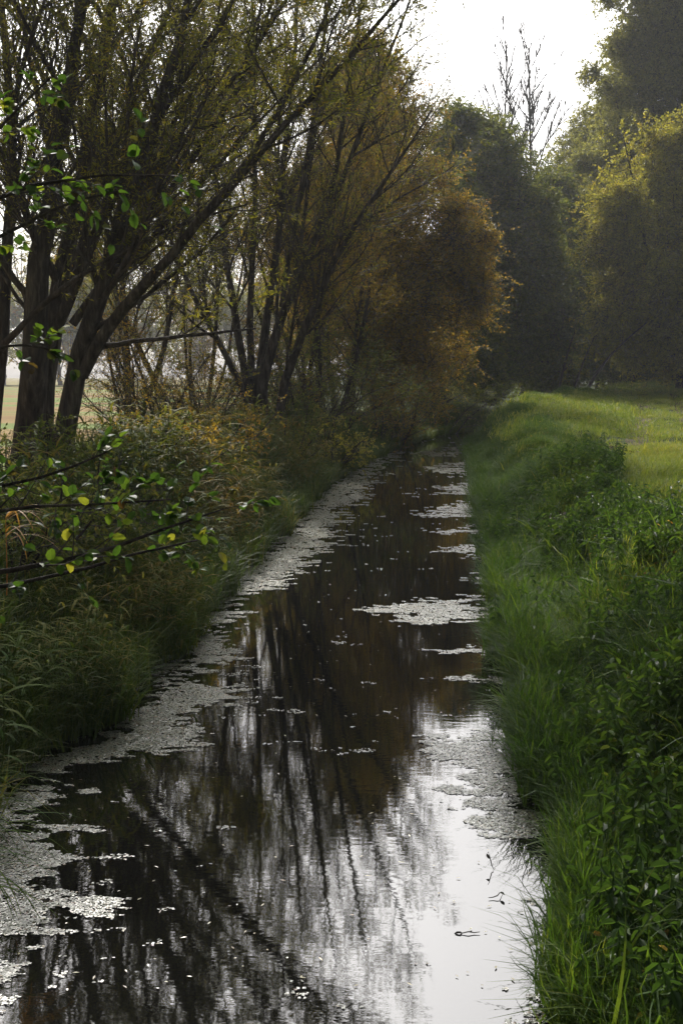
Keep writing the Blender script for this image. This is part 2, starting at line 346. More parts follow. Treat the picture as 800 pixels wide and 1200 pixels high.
# ------------------------------------------------------------------ plant sources for ground cover
def blades(g, n, spread, h, w, bend, segs=4, a0=0, a1=1, lean=.25):
    base = np.stack([rng.normal(size=n) * spread, rng.normal(size=n) * spread, np.full(n, -.03)], -1)
    hh = h * (.45 + .75 * rng.random(n)); az = rng.random(n) * 2 * np.pi; out = np.stack([np.cos(az), np.sin(az), 0 * az], -1)
    s = np.stack([-np.sin(az), np.cos(az), 0 * az], -1); ww = w * (.6 + .7 * rng.random(n)); bd = bend * (.2 + rng.random(n) * 1.2)
    rows = []
    for k in range(segs + 1):
        t = k / segs; off = (lean * t * rng.random(n) + bd * t ** 2.2) * hh
        z = hh * (t - .42 * np.clip(bd, 0, 1.6) * t ** 3)
        c = base + out * off[:, None] + np.array([0, 0, 1.]) * z[:, None]
        wd = ww * (1 - t) ** .6 * (.75 + .5 * min(t * 3, 1)) / 2 + .0004
        rows += [c + s * wd[:, None], c - s * wd[:, None]]
    v = np.stack(rows, 1); m_ = 2 * (segs + 1); b = np.arange(n)[:, None] * m_
    q = np.concatenate([b + np.array([[2 * k, 2 * k + 1, 2 * k + 3, 2 * k + 2]]) for k in range(segs)])
    g.add(v.reshape(-1, 3), q, np.repeat(a0 + (a1 - a0) * rng.random(n), m_))
def src(cname, makers):
    col = bpy.data.collections.new(cname)
    for k, f in enumerate(makers):
        g = Geo(); mt = f(g); o = g.obj(cname + '_%02d' % k, mt, link=False); col.objects.link(o)
    return col
def nettle(h, mt, nn=9, ll=.062, lw=.028):
    def f(g):
        for s_ in range(3):
            b0 = np.array([rng.normal() * .06, rng.normal() * .06, -.03]); hh = h * (.7 + .5 * rng.random())
            P = grow(b0[None], np.array([[rng.normal() * .2, rng.normal() * .2, 1]]), np.array([hh]), 6, .10, np.array([0, 0, .05]))
            tubes(g, P, np.full((1, 6), .0025), 3, np.array([.4]))
            for k in range(nn):
                t = .25 + .75 * (k + .3) / nn; p, d, _, _ = sample(P, np.array([0]), np.array([min(t, .999)]))
                az = k * 1.57 + rng.random() * .4
                for sg in (0, math.pi):
                    dd = np.array([[math.cos(az + sg), math.sin(az + sg), -.1 - .7 * rng.random()]])
                    sz = (1.15 - .6 * abs(t - .6)) * (.8 + .4 * rng.random())
                    leaves(g, p, dd, ll * sz, lw * sz, rng.random(1), .55, True)
        return M[mt]
    return f
def reed(h, mt):
    def f(g):
        for s_ in range(3):
            b0 = np.array([rng.normal() * .08, rng.normal() * .08, -.03]); hh = h * (.7 + .5 * rng.random())
            P = grow(b0[None], np.array([[rng.normal() * .15, rng.normal() * .15, 1]]), np.array([hh]), 7, .06, np.array([0, 0, .0]))
            tubes(g, P, np.linspace(.004, .0015, 7)[None], 3, np.array([.5]))
            for k in range(9):
                p, d, _, _ = sample(P, np.array([0]), np.array([.15 + .84 * k / 9])); az = rng.random() * 6.28
                n0 = 1; o_ = np.array([math.cos(az), math.sin(az), .9]); L = (.16 + .16 * rng.random()) * h / .9
                Q = grow(p, o_[None], np.array([L]), 5, .05, np.array([0, 0, -.28]))[0]
                sd = norm(np.cross(Q[1] - Q[0], np.array([0, 0, 1.]))); wd = np.array([.5, 1, .9, .55, .08]) * .0095
                v = np.concatenate([Q + sd * wd[:, None], Q - sd * wd[:, None]]); q = [[i, i + 1, i + 6, i + 5] for i in range(4)]
                g.add(v, q, rng.random())
        return M[mt]
    return f
col_long = src('long_grass_tufts', [lambda g: (blades(g, 34, .05, .42, .009, .55), M['grass'])[1] for _ in range(5)])
col_tall = src('tall_grass_tufts', [lambda g: (blades(g, 11, .05, .55, .012, .8, 6), M['grass'])[1] for _ in range(6)])
col_turf = src('turf_tufts', [lambda g: (blades(g, 90, .13, .12, .006, .5, 3), M['turf'])[1] for _ in range(4)])
col_farturf = src('far_turf_tufts', [lambda g: (blades(g, 60, .28, .15, .016, .5, 2), M['turf'])[1] for _ in range(4)])
col_nettle = src('nettle_plants', [nettle(.42, 'nettle') for _ in range(5)])
col_dark = src('bank_grass_tufts', [lambda g: (blades(g, 20, .06, .55, .013, .7), M['dark_grass'])[1] for _ in range(5)])
col_reed = src('reed_plants', [reed(.85, 'reed') for _ in range(5)] + [reed(.6, 'dark_grass') for _ in range(2)])
col_weed = src('weed_plants', [nettle(.5, 'dark_grass', 8, .06, .022) for _ in range(4)])

def scatter(name, label, cat, P, scl, col, tint=None, tilt=.15):
    N = len(P); me = bpy.data.meshes.new(name); me.vertices.add(N); me.vertices.foreach_set('co', P.astype(np.float32).ravel())
    def A(n, t, v, f='value'):
        a = me.attributes.new(n, t, 'POINT'); a.data.foreach_set(f, np.asarray(v).astype(np.int32 if t == 'INT' else np.float32).ravel())
    A('rot', 'FLOAT_VECTOR', np.stack([rng.normal(size=N) * tilt, rng.normal(size=N) * tilt, rng.random(N) * 6.283], -1), 'vector')
    A('scl', 'FLOAT', scl); A('idx', 'INT', rng.integers(0, len(col.objects), N))
    A('tint', 'FLOAT', rng.random(N) if tint is None else np.clip(tint, 0, 1))
    o = bpy.data.objects.new(name, me); C.objects.link(o); me.update()
    ng = bpy.data.node_groups.new(name, 'GeometryNodeTree')
    ng.interface.new_socket('Geometry', in_out='INPUT', socket_type='NodeSocketGeometry'); ng.interface.new_socket('Geometry', in_out='OUTPUT', socket_type='NodeSocketGeometry')
    n = ng.nodes; l = ng.links; gi = n.new('NodeGroupInput'); go = n.new('NodeGroupOutput')
    ip = n.new('GeometryNodeInstanceOnPoints'); ci = n.new('GeometryNodeCollectionInfo'); ci.inputs['Collection'].default_value = col
    ci.inputs['Separate Children'].default_value = True; ci.inputs['Reset Children'].default_value = True; ip.inputs['Pick Instance'].default_value = True
    def na(nm, t):
        x = n.new('GeometryNodeInputNamedAttribute'); x.data_type = t; x.inputs['Name'].default_value = nm; return x.outputs[0]
    l.new(gi.outputs[0], ip.inputs['Points']); l.new(ci.outputs[0], ip.inputs['Instance'])
    l.new(na('idx', 'INT'), ip.inputs['Instance Index'])
    er = n.new('FunctionNodeEulerToRotation'); l.new(na('rot', 'FLOAT_VECTOR'), er.inputs[0]); l.new(er.outputs[0], ip.inputs['Rotation'])
    l.new(na('scl', 'FLOAT'), ip.inputs['Scale']); l.new(ip.outputs[0], go.inputs[0])
    md = o.modifiers.new('scatter', 'NODES'); md.node_group = ng
    return tag(o, label, cat, kind='stuff')
def spread(n, y0, y1, side, d0, d1, p=1.0):
    """random ground points, side +1 right of the stream, -1 left, within the view plus a margin"""
    y = y0 + (y1 - y0) * rng.random(n) ** p; d = d0 + (d1 - d0) * rng.random(n)
    x = xr(y) + d if side > 0 else xl(y) - d
    k = np.abs(x) < .29 * y + 1.6; x = x[k]; y = y[k]
    return np.stack([x, y, height(x, y)], -1)
def clump(P, sc=1.0, seed=0, thr=-.2):
    k = fbm(P[:, 0] * sc, P[:, 1] * sc, 2, seed) > thr + .3 * rng.normal(size=len(P)); return P[k]
# right bank
P = np.concatenate([spread(11500, 4.5, 16, 1, -.05, 2.8), spread(7000, 16, 36, 1, -.05, 2.6), spread(5000, 36, 75, 1, -.05, 2.6)])
dd = P[:, 0] - xr(P[:, 1]); s = (.75 + .5 * rng.random(len(P))) * (1.05 - .22 * dd) * (1 + .35 * fbm(P[:, 0] * .9, P[:, 1] * .6, 2, 4)) * (1 + .25 * sstep(20, 60, P[:, 1]))
scatter('bank_grass', 'long arching green grass covering the right bank down to the water', 'grass', P, s, col_long, .5 + .5 * fbm(P[:, 0] * .8, P[:, 1] * .8, 2, 8))
P = np.concatenate([clump(spread(3300, 4.5, 12, 1, .22, 3.0), 1.5, 12, .02), clump(spread(1800, 12, 26, 1, .05, 2.2), 1.2, 12, .1)])
scatter('nettle_bed', 'leafy dark green nettle bed on the near right bank', 'nettles', P, .5 + 1.0 * rng.random(len(P)) ** 1.3, col_nettle, .5 + .5 * fbm(P[:, 0], P[:, 1], 2, 15))
P = np.concatenate([spread(420, 4.5, 13, 1, -.05, 2.8), spread(420, 11, 30, 1, .0, 2.3)])
scatter('tall_grass', 'tall arching grass blades standing out of the nettles on the right bank', 'grass', P, .75 + .5 * rng.random(len(P)), col_tall, .4 + .6 * rng.random(len(P)), .3)
# turf on the right
P = spread(26000, 7, 34, 1, 1.6, 9); scatter('turf', 'short bright green turf on the flat right bank', 'turf', P, .8 + .6 * rng.random(len(P)), col_turf, .5 + .6 * fbm(P[:, 0] * .5, P[:, 1] * .4, 3, 28))
P = spread(40000, 30, 110, 1, 1.4, 32); k = np.abs(np.abs(P[:, 0] - path_x(P[:, 1])) - .85) > .48; P = P[k | (rng.random(len(P)) < .06)]
scatter('meadow_grass', 'sunlit green meadow grass beside the rutted track', 'grass', P, (.55 + .5 * rng.random(len(P)) + .7 * np.clip(fbm(P[:, 0] * .7, P[:, 1] * .3, 3, 71), 0, 1) - .25 * (np.abs(P[:, 0] - path_x(P[:, 1])) < 1.9)).clip(.25) * (1 + .006 * P[:, 1]), col_farturf, .5 + .6 * fbm(P[:, 0] * .4, P[:, 1] * .25, 3, 29))
P = clump(spread(5200, 9, 80, 1, 1.5, 14, .9), .8, 83, .05); P = P[np.abs(P[:, 0] - path_x(P[:, 1])) > 1.3]
scatter('grass_tussocks', 'scattered taller tussocks rising from the mown turf', 'grass', P, .3 + .35 * rng.random(len(P)), col_long, .6 + .4 * rng.random(len(P)))
N = 2600; P = np.concatenate([spread(1500, 5, 14, 1, .1, 3), spread(2600, 12, 60, 1, .3, 10), spread(1600, 6, 30, -1, .1, 3)]); N = len(P); g = Geo(); P[:, 2] += .03 + .28 * rng.random(N) * (np.abs(P[:, 0] - np.where(P[:, 0] > 0, xr(P[:, 1]), xl(P[:, 1]))) < 2.3)
d = rng.normal(size=(N, 3)); d[:, 2] *= .3; leaves(g, P, d, .04 + .04 * rng.random(N), .028, rng.random(N), .7, True)
tag(g.obj('fallen_leaves', leafmat('fallen_leaf', [(0, (.10, .05, .02)), (.5, (.28, .17, .05)), (1, (.40, .32, .10))], .3)), 'yellow and brown fallen leaves caught in the bank grass', 'fallen leaves', kind='stuff')
# left bank
P = np.concatenate([spread(6500, 4.5, 16, -1, -.08, 3), spread(7000, 16, 40, -1, -.08, 3), spread(4500, 40, 75, -1, -.08, 3.2)])
scatter('left_bank_grass', 'dark tangled grass hanging over the left water edge', 'grass', P, .7 + .6 * rng.random(len(P)), col_dark, .45 + .6 * fbm(P[:, 0] * .8, P[:, 1] * .6, 2, 38))
P = np.concatenate([clump(spread(2600, 6, 16, -1, .1, 3), .9, 41, .0), clump(spread(3000, 16, 42, -1, .3, 3.2), .6, 41, -.1)])
scatter('reed_bed', 'leafy green and rust coloured reeds on the left bank', 'reeds', P, (.7 + .6 * rng.random(len(P))) * (1 + .35 * sstep(12, 20, P[:, 1]) + .5 * np.clip(fbm(P[:, 0] * .8, P[:, 1] * .45, 2, 92), -.4, 1)), col_reed, .45 + .7 * fbm(P[:, 0] * .5, P[:, 1] * .3, 2, 48) - .35 * (1 - sstep(11, 18, P[:, 1])))
P = clump(spread(4500, 6, 40, -1, .2, 3.5, 1.3), .9, 51, -.1)
scatter('bank_weeds', 'small leaved weeds growing through the left bank grass', 'weeds', P, .7 + .7 * rng.random(len(P)), col_weed, .4 + .5 * fbm(P[:, 0] * .7, P[:, 1] * .5, 2, 58))

# ------------------------------------------------------------------ trees
def curve(pts, n=14):
    """smooth resample of control points (x,y,z,r)"""
    p = np.array(pts, float); k = len(p); s = np.r_[0, np.cumsum(np.linalg.norm(np.diff(p[:, :3], axis=0), axis=1))]; t = np.linspace(0, s[-1], n)
    lin = np.stack([np.interp(t, s, p[:, c]) for c in range(4)], -1)
    for _ in range(2):
        q = lin.copy(); q[1:-1] = (lin[:-2] + 2 * lin[1:-1] + lin[2:]) / 4; lin = q
    j = rng.normal(size=(n, 3)) * lin[:, 3:4] * .25; j[0] = 0; lin[:, :3] += j
    return lin
def stem_px(pts, n=14, ws=1.0):
    """photo control points (px, py, distance, width in px)"""
    out = []
    for px, py, Y, w in pts:
        q = at(px, py, Y); out.append((*q, w * ws * .5 * Y / F))
    return curve(out, n)
def finish_tree(name, label, cat, base, stems, leafmat_, group=None, dens=1.0, leaf=(.09, .014), per=10, twig_r=.0035, l2=1.6, l3=4.2, l4=8, k0=8, minlen=.5, lean=None, leaf_a=1.0, droop=.4, broad=False, far=False, up=.25):
    reseed(base[0], base[1], 3)
    root = empty(name, base, label, cat, group)
    gt = Geo(); gb = Geo(); gl = Geo()
    P0 = np.stack([s[:, :3] for s in stems]); R0 = np.stack([s[:, 3] for s in stems])
    tubes(gt, P0, R0, k0)
    P1, R1 = children(P0, R0, l2 * dens, .22, (22, 60), .34, 9, .10, np.array([0, 0, .05]), up, .55, .012, .8, 6)
    P2, R2 = children(P1, R1, l3 * dens, .12, (20, 65), .42, 7, .12, np.array([0, 0, .05]), up, .6, .007, .5, 3)
    P2b, R2b = children(P0, R0, l2 * 1.2 * dens, .3, (25, 70), .10, 7, .12, np.array([0, 0, .06]), up, .4, .006, .6, 2.5)
    P2 = np.concatenate([P2, P2b]); R2 = np.concatenate([R2, R2b])
    P3, R3 = children(P2, R2, l4 * dens, .1, (15, 60), .55, 5, .10, np.array([0, 0, .02]), up * .6, .6, twig_r, .35, 1.4)
    tubes(gt, P1, R1, 5); tubes(gb, P2, R2, 3); tubes(gb, P3, R3, 3)
    twig_leaves(gl, P3, per, leaf[0], leaf[1], droop, .3, amul=leaf_a, broad=broad); twig_leaves(gl, P2, per * .8, leaf[0], leaf[1], droop, .3, amul=leaf_a, broad=broad)
    gt.obj('trunk', M['bark'], root, True, base); gb.obj('branchwork', M['twig'], root, False, base); gl.obj('crown', leafmat_, root, False, base)
    print(name, len(P1), len(P2), len(P3), gl.n)
    return root
def fan(base, n, h, lean=(5, 35), bias=(0, 0), r=.16, spread_=.5, npt=14):
    st = []
    for k in range(n):
        az = rng.random() * 6.283; a = R(lean[0] + (lean[1] - lean[0]) * rng.random()); hh = h * (.7 + .35 * rng.random())
        d = np.array([math.sin(a) * math.cos(az) + bias[0], math.sin(a) * math.sin(az) + bias[1], math.cos(a)])
        s = np.array(base) + np.array([math.cos(az), math.sin(az), 0]) * spread_ * rng.random() + np.array([0, 0, -.2])
        P = grow(s[None], d[None], np.array([hh]), npt, .07, np.array([0, 0, .045]))[0]
        rr = r * (.55 + .6 * rng.random()) * np.linspace(1, .08, npt) ** .9
        st.append(np.concatenate([P, rr[:, None]], 1))
    return st
def gz(x, y): return float(height(np.array([x]), np.array([y]))[0])

# A: the front willow, its stems traced at 21-26 m
D = 23
S = [[(-15, 560, 23, 40), (-5, 430, 23, 26), (12, 300, 23.4, 20), (18, 150, 24, 16), (0, 0, 24, 11), (-20, -160, 24, 5)],
     [(22, 590, 22.6, 62), (38, 450, 22.6, 50), (42, 330, 22.5, 40), (62, 200, 22.4, 30), (88, 60, 22.2, 22), (112, -80, 22, 12), (130, -190, 22, 5)],
     [(30, 580, 23, 44), (62, 400, 23.2, 36), (72, 290, 23.6, 30), (108, 170, 24.4, 24), (118, 60, 25, 19), (150, -80, 25.5, 11), (165, -200, 26, 4)],
     [(58, 590, 22.2, 42), (88, 460, 22.2, 38), (114, 345, 22, 30), (150, 240, 21.8, 22), (190, 130, 21.6, 18), (218, 30, 21.6, 15), (240, -100, 21.8, 9), (255, -200, 22, 4)],
     [(96, 440, 22.1, 24), (150, 345, 21.5, 20), (225, 272, 21, 16), (300, 182, 20.6, 13), (370, 108, 20.4, 10), (425, 50, 20.2, 8), (478, -15, 20, 5), (520, -60, 20, 3)],
     [(40, 440, 22.6, 24), (90, 330, 22.2, 20), (135, 215, 22, 17), (185, 130, 22, 14), (240, 60, 22.2, 11), (300, -40, 22.4, 7), (340, -140, 22.6, 3)],
     [(85, 380, 22.4, 16), (130, 320, 22.6, 14), (200, 225, 23, 11), (262, 140, 23.4, 9), (300, 60, 23.8, 7), (330, -30, 24, 5), (350, -130, 24, 3)],
     [(48, 420, 23.4, 22), (100, 290, 24.2, 18), (122, 190, 24.8, 15), (165, 90, 25.4, 12), (210, -10, 26, 8), (235, -140, 26, 4)],
     [(100, 410, 22.2, 12), (170, 398, 21.6, 8), (235, 392, 21.2, 6), (300, 385, 21, 3)],
     [(72, 250, 23.4, 14), (55, 150, 24, 12), (30, 60, 24.5, 9), (25, -60, 25, 5), (10, -160, 25, 3)],
     [(225, 272, 21, 12), (290, 190, 21.4, 10), (345, 100, 21.8, 8), (385, 10, 22, 6), (420, -80, 22.2, 4), (440, -160, 22.4, 2)],
     [(150, 240, 21.8, 12), (230, 150, 22.4, 10), (290, 70, 23, 8), (350, -20, 23.4, 6), (390, -120, 23.8, 3)],
     [(-10, 420, 22.8, 14), (60, 345, 22, 10), (130, 300, 21.6, 7), (210, 262, 21.2, 5), (290, 240, 21, 3)]]
bA = (at(40, 575, 23)[0], 23, gz(at(40, 575, 23)[0], 23))
finish_tree('willow_tree', 'thick multi-stemmed willow leaning over the stream in the left foreground', 'tree', bA, [stem_px(s, 14, .66) for s in S], M['willow_leaf'], 'willows along the left bank', .95, (.10, .021), 6, .0042, 2.0, 5.5, 9.3, 9)

# B: second willow, about 38 m
D = 38
S = [[(308, 545, 38, 20), (303, 470, 38, 19), (322, 385, 38, 15), (356, 310, 38, 12), (392, 240, 38, 9), (400, 150, 38, 7), (415, 60, 38, 5), (430, -40, 38, 3)],
     [(300, 545, 38.2, 20), (300, 440, 38.6, 16), (322, 330, 39, 12), (330, 210, 39, 10), (345, 90, 39, 7), (350, -40, 39, 3)],
     [(312, 540, 37.6, 18), (335, 440, 37, 14), (375, 340, 36.5, 11), (420, 250, 36, 8), (470, 190, 36, 5), (505, 130, 36, 3)],
     [(300, 530, 38, 16), (285, 420, 38.4, 13), (262, 300, 39, 10), (250, 170, 39.4, 8), (240, 40, 39.6, 5), (232, -60, 40, 3)],
     [(302, 520, 38.6, 14), (290, 400, 40, 12), (298, 270, 41, 9), (300, 140, 42, 7), (296, 10, 42.5, 4), (290, -80, 43, 2)],
     [(306, 500, 37.6, 13), (270, 420, 36.8, 10), (225, 350, 36.4, 8), (195, 270, 36.2, 6), (170, 180, 36, 4), (160, 90, 36, 2)],
     [(375, 280, 38, 9), (410, 190, 37.6, 8), (440, 100, 37.4, 6), (475, 20, 37, 4), (495, -50, 37, 2)],
     [(330, 360, 38.4, 9), (350, 240, 38.2, 8), (372, 110, 38, 6), (385, -10, 38, 4), (395, -70, 38, 2)],
     [(318, 420, 38, 10), (345, 330, 38.6, 8), (360, 230, 39.4, 6), (372, 120, 40, 5), (382, 20, 40.4, 3)]]
bB = (at(305, 530, 38)[0], 38, gz(at(305, 530, 38)[0], 38))
finish_tree('willow_tree', 'dark fan-shaped willow whose trunks rise from the middle of the left bank', 'tree', bB, [stem_px(s, 14, .72) for s in S], M['willow_leaf'], 'willows along the left bank', .85, (.11, .024), 4.0, .0065, 2.0, 5, 8.0, 7)
def bank_willow(px, Y, n, h, label, mat, bias=(0, 0), per=9, dens=.85, leaf=(.12, .034), r=.11, off=None, name='willow_tree', group='willows along the left bank', lean=(4, 34), **kw):
    x = at(px, 480, Y)[0]; b_ = (x, Y, gz(x, Y)); reseed(px, Y, 1)
    return finish_tree(name, label, 'tree', b_, fan(b_, n, h, lean, bias, r), mat, group, dens, leaf, per, kw.pop('twig_r', .007), 1.8, 4.6, 7, 6, **kw)
bank_willow(372, 45, 7, 14.2, 'slender willow just beyond the fan-shaped one on the left bank', M['golden_leaf'], (.12, 0))
bank_willow(398, 53, 5, 13.2, 'yellowing bushy willow between the slender one and the rust coloured crown', M['golden_leaf'], (.0, 0), 9, lean=(3, 20))
bank_willow(235, 50, 5, 15, 'thin-stemmed willow on the field side behind the fan-shaped one', M['willow_leaf'], (0, 0), 8)
bank_willow(150, 44, 5, 14, 'open willow seen between the stems of the foreground willow', M['willow_leaf'], (-.05, 0), 8)
bank_willow(190, 40, 3, 6, 'low crooked thin-trunked tree at the field edge', M['orange_leaf'], (-.05, 0), 4, r=.10, name='field_tree', group=None)

def shrub(px, Y, h, wd, label, mat, per=7, n=14, dx=0):
    x = at(px, 480, Y)[0] + dx; b_ = (x, Y, gz(x, Y)); root = empty('bush', b_, label, 'bush', 'bushes under the willows'); g1 = Geo(); gb = Geo(); gl = Geo()
    az = rng.random(n) * 6.28; P0 = grow(np.array(b_) + np.stack([np.cos(az), np.sin(az), -.1 + 0 * az], -1) * (wd * .25 * rng.random(n))[:, None], np.stack([np.cos(az) * .75, np.sin(az) * .75, .6 + rng.random(n)], -1), h * (.7 + .5 * rng.random(n)), 9, .12, np.array([0, 0, -.02]))
    R0 = np.broadcast_to(np.linspace(.03, .006, 9), (n, 9)); tubes(g1, P0, R0, 4)
    P1, R1 = children(P0, R0, 5, .1, (25, 75), .42, 6, .14, np.array([0, 0, -.03]), .1, .5, .006, .4, 1.6); tubes(gb, P1, R1, 3)
    P2, R2 = children(P1, R1, 7, .1, (20, 70), .5, 4, .14, np.array([0, 0, -.03]), .1, .5, .005, .2, .8); tubes(gb, P2, R2, 3)
    twig_leaves(gl, P2, per, .07, .035, .3, .3); g1.obj('stem', M['bark'], root, True, b_); gb.obj('branchwork', M['twig'], root, False, b_); gl.obj('crown', mat, root, False, b_)

def crown_tree(name, label, base, trunk_h, lobes, mat, nclump, per, leaf, trunk_r=.3, nlimb=14, group=None, sig=.45, core=.35):
    """trunk, limbs reaching into the crown lobes, and leafy sprays through the lobes' volume; lobes: (x,y,z,rx,ry,rz)"""
    reseed(base[0], base[1], 5)
    root = empty(name, base, label, 'tree', group); gt = Geo(); gb = Geo(); gl = Geo(); b_ = np.array(base); nclump = int(nclump * (2.0 if name != 'distant_tree' else 1.3))
    lob = np.array(lobes, float); vol = lob[:, 3] * lob[:, 4] * lob[:, 5]; pr = vol ** .8 / (vol ** .8).sum()
    top = b_ + np.array([rng.normal() * .5, rng.normal() * .5, trunk_h])
    tr = curve([(*(b_ - [0, 0, .3]), trunk_r * 1.2), (*(b_ * .6 + top * .4 + [.2, 0, 0]), trunk_r), (*top, trunk_r * .7)], 8); tubes(gt, tr[None, :, :3], tr[None, :, 3], 8)
    li = np.r_[np.arange(len(lob)), rng.choice(len(lob), max(0, nlimb - len(lob)), p=pr)]
    lp = []
    for l in li:
        c = lob[l, :3] + lob[l, 3:] * rng.uniform(-.5, .6, 3); t = rng.uniform(.35, 1); s0 = tr[int(t * 7), :3]
        mid = (s0 + c) / 2 + rng.normal(size=3) * .5 + np.array([0, 0, -.3]); end = c + norm(c - s0) * lob[l, 3] * .2 + np.array([0, 0, lob[l, 5] * .1])
        lp.append(curve([(*s0, trunk_r * .34), (*mid, trunk_r * .22), (*c, trunk_r * .12), (*end, .02)], 10))
    LP = np.stack(lp); tubes(gt, LP[:, :, :3], LP[:, :, 3], 5)
    # sprays
    l = rng.choice(len(lob), nclump, p=pr); u = norm(rng.normal(size=(nclump, 3))); rad = (core + (1 - core) * rng.random(nclump) ** .6) * (1 + .4 * fbm(u[:, 0] * 2.2 + l * 7.3, u[:, 1] * 2.2 + u[:, 2] * 2.2, 2, 3))
    c = lob[l, :3] + u * rad[:, None] * lob[l, 3:]
    ns = int(len(lob) * 13); ls = rng.choice(len(lob), ns, p=pr); us = norm(rng.normal(size=(ns, 3)) + np.array([0, -.2, .15])); sr = .45 + .72 * rng.random(ns)
    sub = lob[ls, :3] + us * sr[:, None] * lob[ls, 3:]; size = (.24 + .24 * rng.random(ns)) * lob[ls, 3:].mean(1)
    k2 = rng.random(nclump) < (.72 if name == 'autumn_tree' else .86); j = rng.integers(0, ns, nclump); uu = norm(rng.normal(size=(nclump, 3)))
    cs = sub[j] + uu * (size[j] * rng.random(nclump) ** .4)[:, None] * np.array([1, 1, .8]); c = np.where(k2[:, None], cs, c); u = np.where(k2[:, None], uu, u)
    gap = fbm(c[:, 0] * .45 + c[:, 1] * .3, c[:, 2] * .5, 2, 61); k = (gap > -.5 + .2 * rng.normal(size=nclump)) & (c[:, 2] > 1.4); c = c[k]; u = u[k]; l = l[k]; n = len(c)
    d = norm(u * .8 + np.array([0, 0, .35]) + .5 * rng.normal(size=(n, 3)))
    ln = sig * 2.4 * (.5 + 1.8 * rng.random(n) ** 2.5); TP = grow(c - d * ln[:, None] * .5, d, ln, 5, .16, np.array([0, 0, -.12]))
    tubes(gb, TP, np.broadcast_to(np.linspace(.016, .005, 5), (n, 5)), 3)
    Q, Rq = children(TP, np.full((n, 5), .01), 0, .1, (20, 60), .6, 4, .12, np.array([0, 0, -.1]), 0, .5, .006, .3, 1.2, cnt=3); tubes(gb, Q, Rq, 3)
    A_ = np.concatenate([np.pad(Q, ((0, 0), (0, 1), (0, 0)), mode='edge'), TP]); 
    twig_leaves(gl, Q, per / 3.5, leaf[0], leaf[1], .3, .2, .0, .9); twig_leaves(gl, TP, per / 4, leaf[0], leaf[1], .3, .2, .0, .9)
    gt.obj('trunk', M['bark'], root, True, base); gb.obj('branchwork', M['twig'], root, False, base); gl.obj('crown', mat, root, False, base)
    print(name, n, gl.n // 4)
    return root
def lobe(px, py, Y, wx, wy, depth=None):
    """lobe centred on a photo point, half sizes in photo px at that distance"""
    c = at(px, py, Y); rx = wx * Y / F; rz = wy * Y / F; return (*c, rx, (depth or (rx + rz) / 2), rz)
def base_at(px, Y, dx=0):
    x = at(px, 470, Y)[0] + dx; return (x, Y, gz(x, Y))
for a in [(225, 40, 3.6, 2.5, 'twiggy olive bush left of the fan-shaped willow', M['willow_leaf'], 5), (262, 43, 4.2, 3, 'taller brownish bush directly behind the fan-shaped willow', M['orange_leaf'], 4), (345, 41, 3.6, 2.5, 'dark bush filling the gap right of the fan-shaped willow', M['green_leaf'], 6),
          (400, 47, 4.2, 3, 'dark green bush between the slender and the yellowing willow', M['green_leaf'], 7), (448, 52, 3.6, 3, 'rust tinged bush at the foot of the yellowing willow', M['orange_leaf'], 7), (475, 60, 3.6, 3, 'olive bush under the rust coloured crown', M['willow_leaf'], 8),
          (520, 66, 4, 4, 'dark bush where the stream bends out of sight', M['green_leaf'], 8), (180, 36, 3.0, 2.5, 'sparse twiggy bush in front of the tan field', M['orange_leaf'], 2), (560, 78, 4.5, 4, 'shaded bush behind the end of the right bank', M['green_leaf'], 8), (320, 46, 5, 3, 'tall twiggy bush rising behind the trunks of the fan-shaped willow', M['willow_leaf'], 5)]:
    shrub(*a)
for a in [(35, 19, 1.5, 1.6, 'bramble clump hiding the foot of the foreground willow', M['green_leaf'], 9, 16), (120, 20.5, 1.5, 1.6, 'low bramble right of the foreground willow trunks', M['green_leaf'], 9, 16), (185, 22, 1.5, 1.5, 'straw coloured bush on the left bank in front of the tan field', M['orange_leaf'], 8, 14),
          (250, 27, 1.7, 1.8, 'rust and green bush on the bank left of the fan-shaped willow', M['orange_leaf'], 8, 16), (330, 33, 1.8, 1.8, 'leafy green bush at the foot of the fan-shaped willow', M['green_leaf'], 10, 16), (385, 38, 1.8, 1.8, 'pale green bush right of the fan-shaped willow near the water', M['yellow_leaf'], 9, 14), (70, 15, 1.2, 1.4, 'green bramble on the near left bank behind the alder twigs', M['green_leaf'], 9, 16), (5, 13, 1.2, 1.3, 'shaded bramble at the left frame edge', M['green_leaf'], 9, 16)]:
    shrub(*a[:7], n=a[7])
# rust/orange crown over the stream
crown_tree('autumn_tree', 'rust orange leafed tree bulging over the bend of the stream', base_at(445, 60), 5,
           [lobe(455, 210, 61, 55, 85), lobe(490, 250, 60, 50, 75), lobe(520, 330, 59, 50, 62), lobe(560, 345, 60, 24, 38), lobe(450, 330, 58, 60, 80), lobe(500, 410, 60, 42, 42), lobe(535, 280, 59, 34, 50), lobe(440, 420, 58, 45, 35), lobe(400, 280, 61, 55, 110), lobe(420, 120, 62, 42, 70), lobe(468, 120, 62, 34, 45), lobe(380, 330, 61, 45, 90)],
           M['orange_leaf'], 6200, 26, (.13, .06), .28, 24)
crown_tree('dense_tree', 'tall dark green tree behind the rust coloured crown', base_at(575, 84), 7,
           [lobe(560, 190, 84, 40, 55), lobe(590, 240, 83, 55, 75), lobe(550, 290, 82, 45, 85), lobe(620, 320, 84, 50, 80), lobe(585, 380, 82, 55, 70), lobe(530, 170, 86, 30, 45), lobe(640, 400, 84, 45, 60)],
           M['green_leaf'], 4600, 26, (0.2070, 0.0978), .35, 20, 'dense trees at the end of the stream')
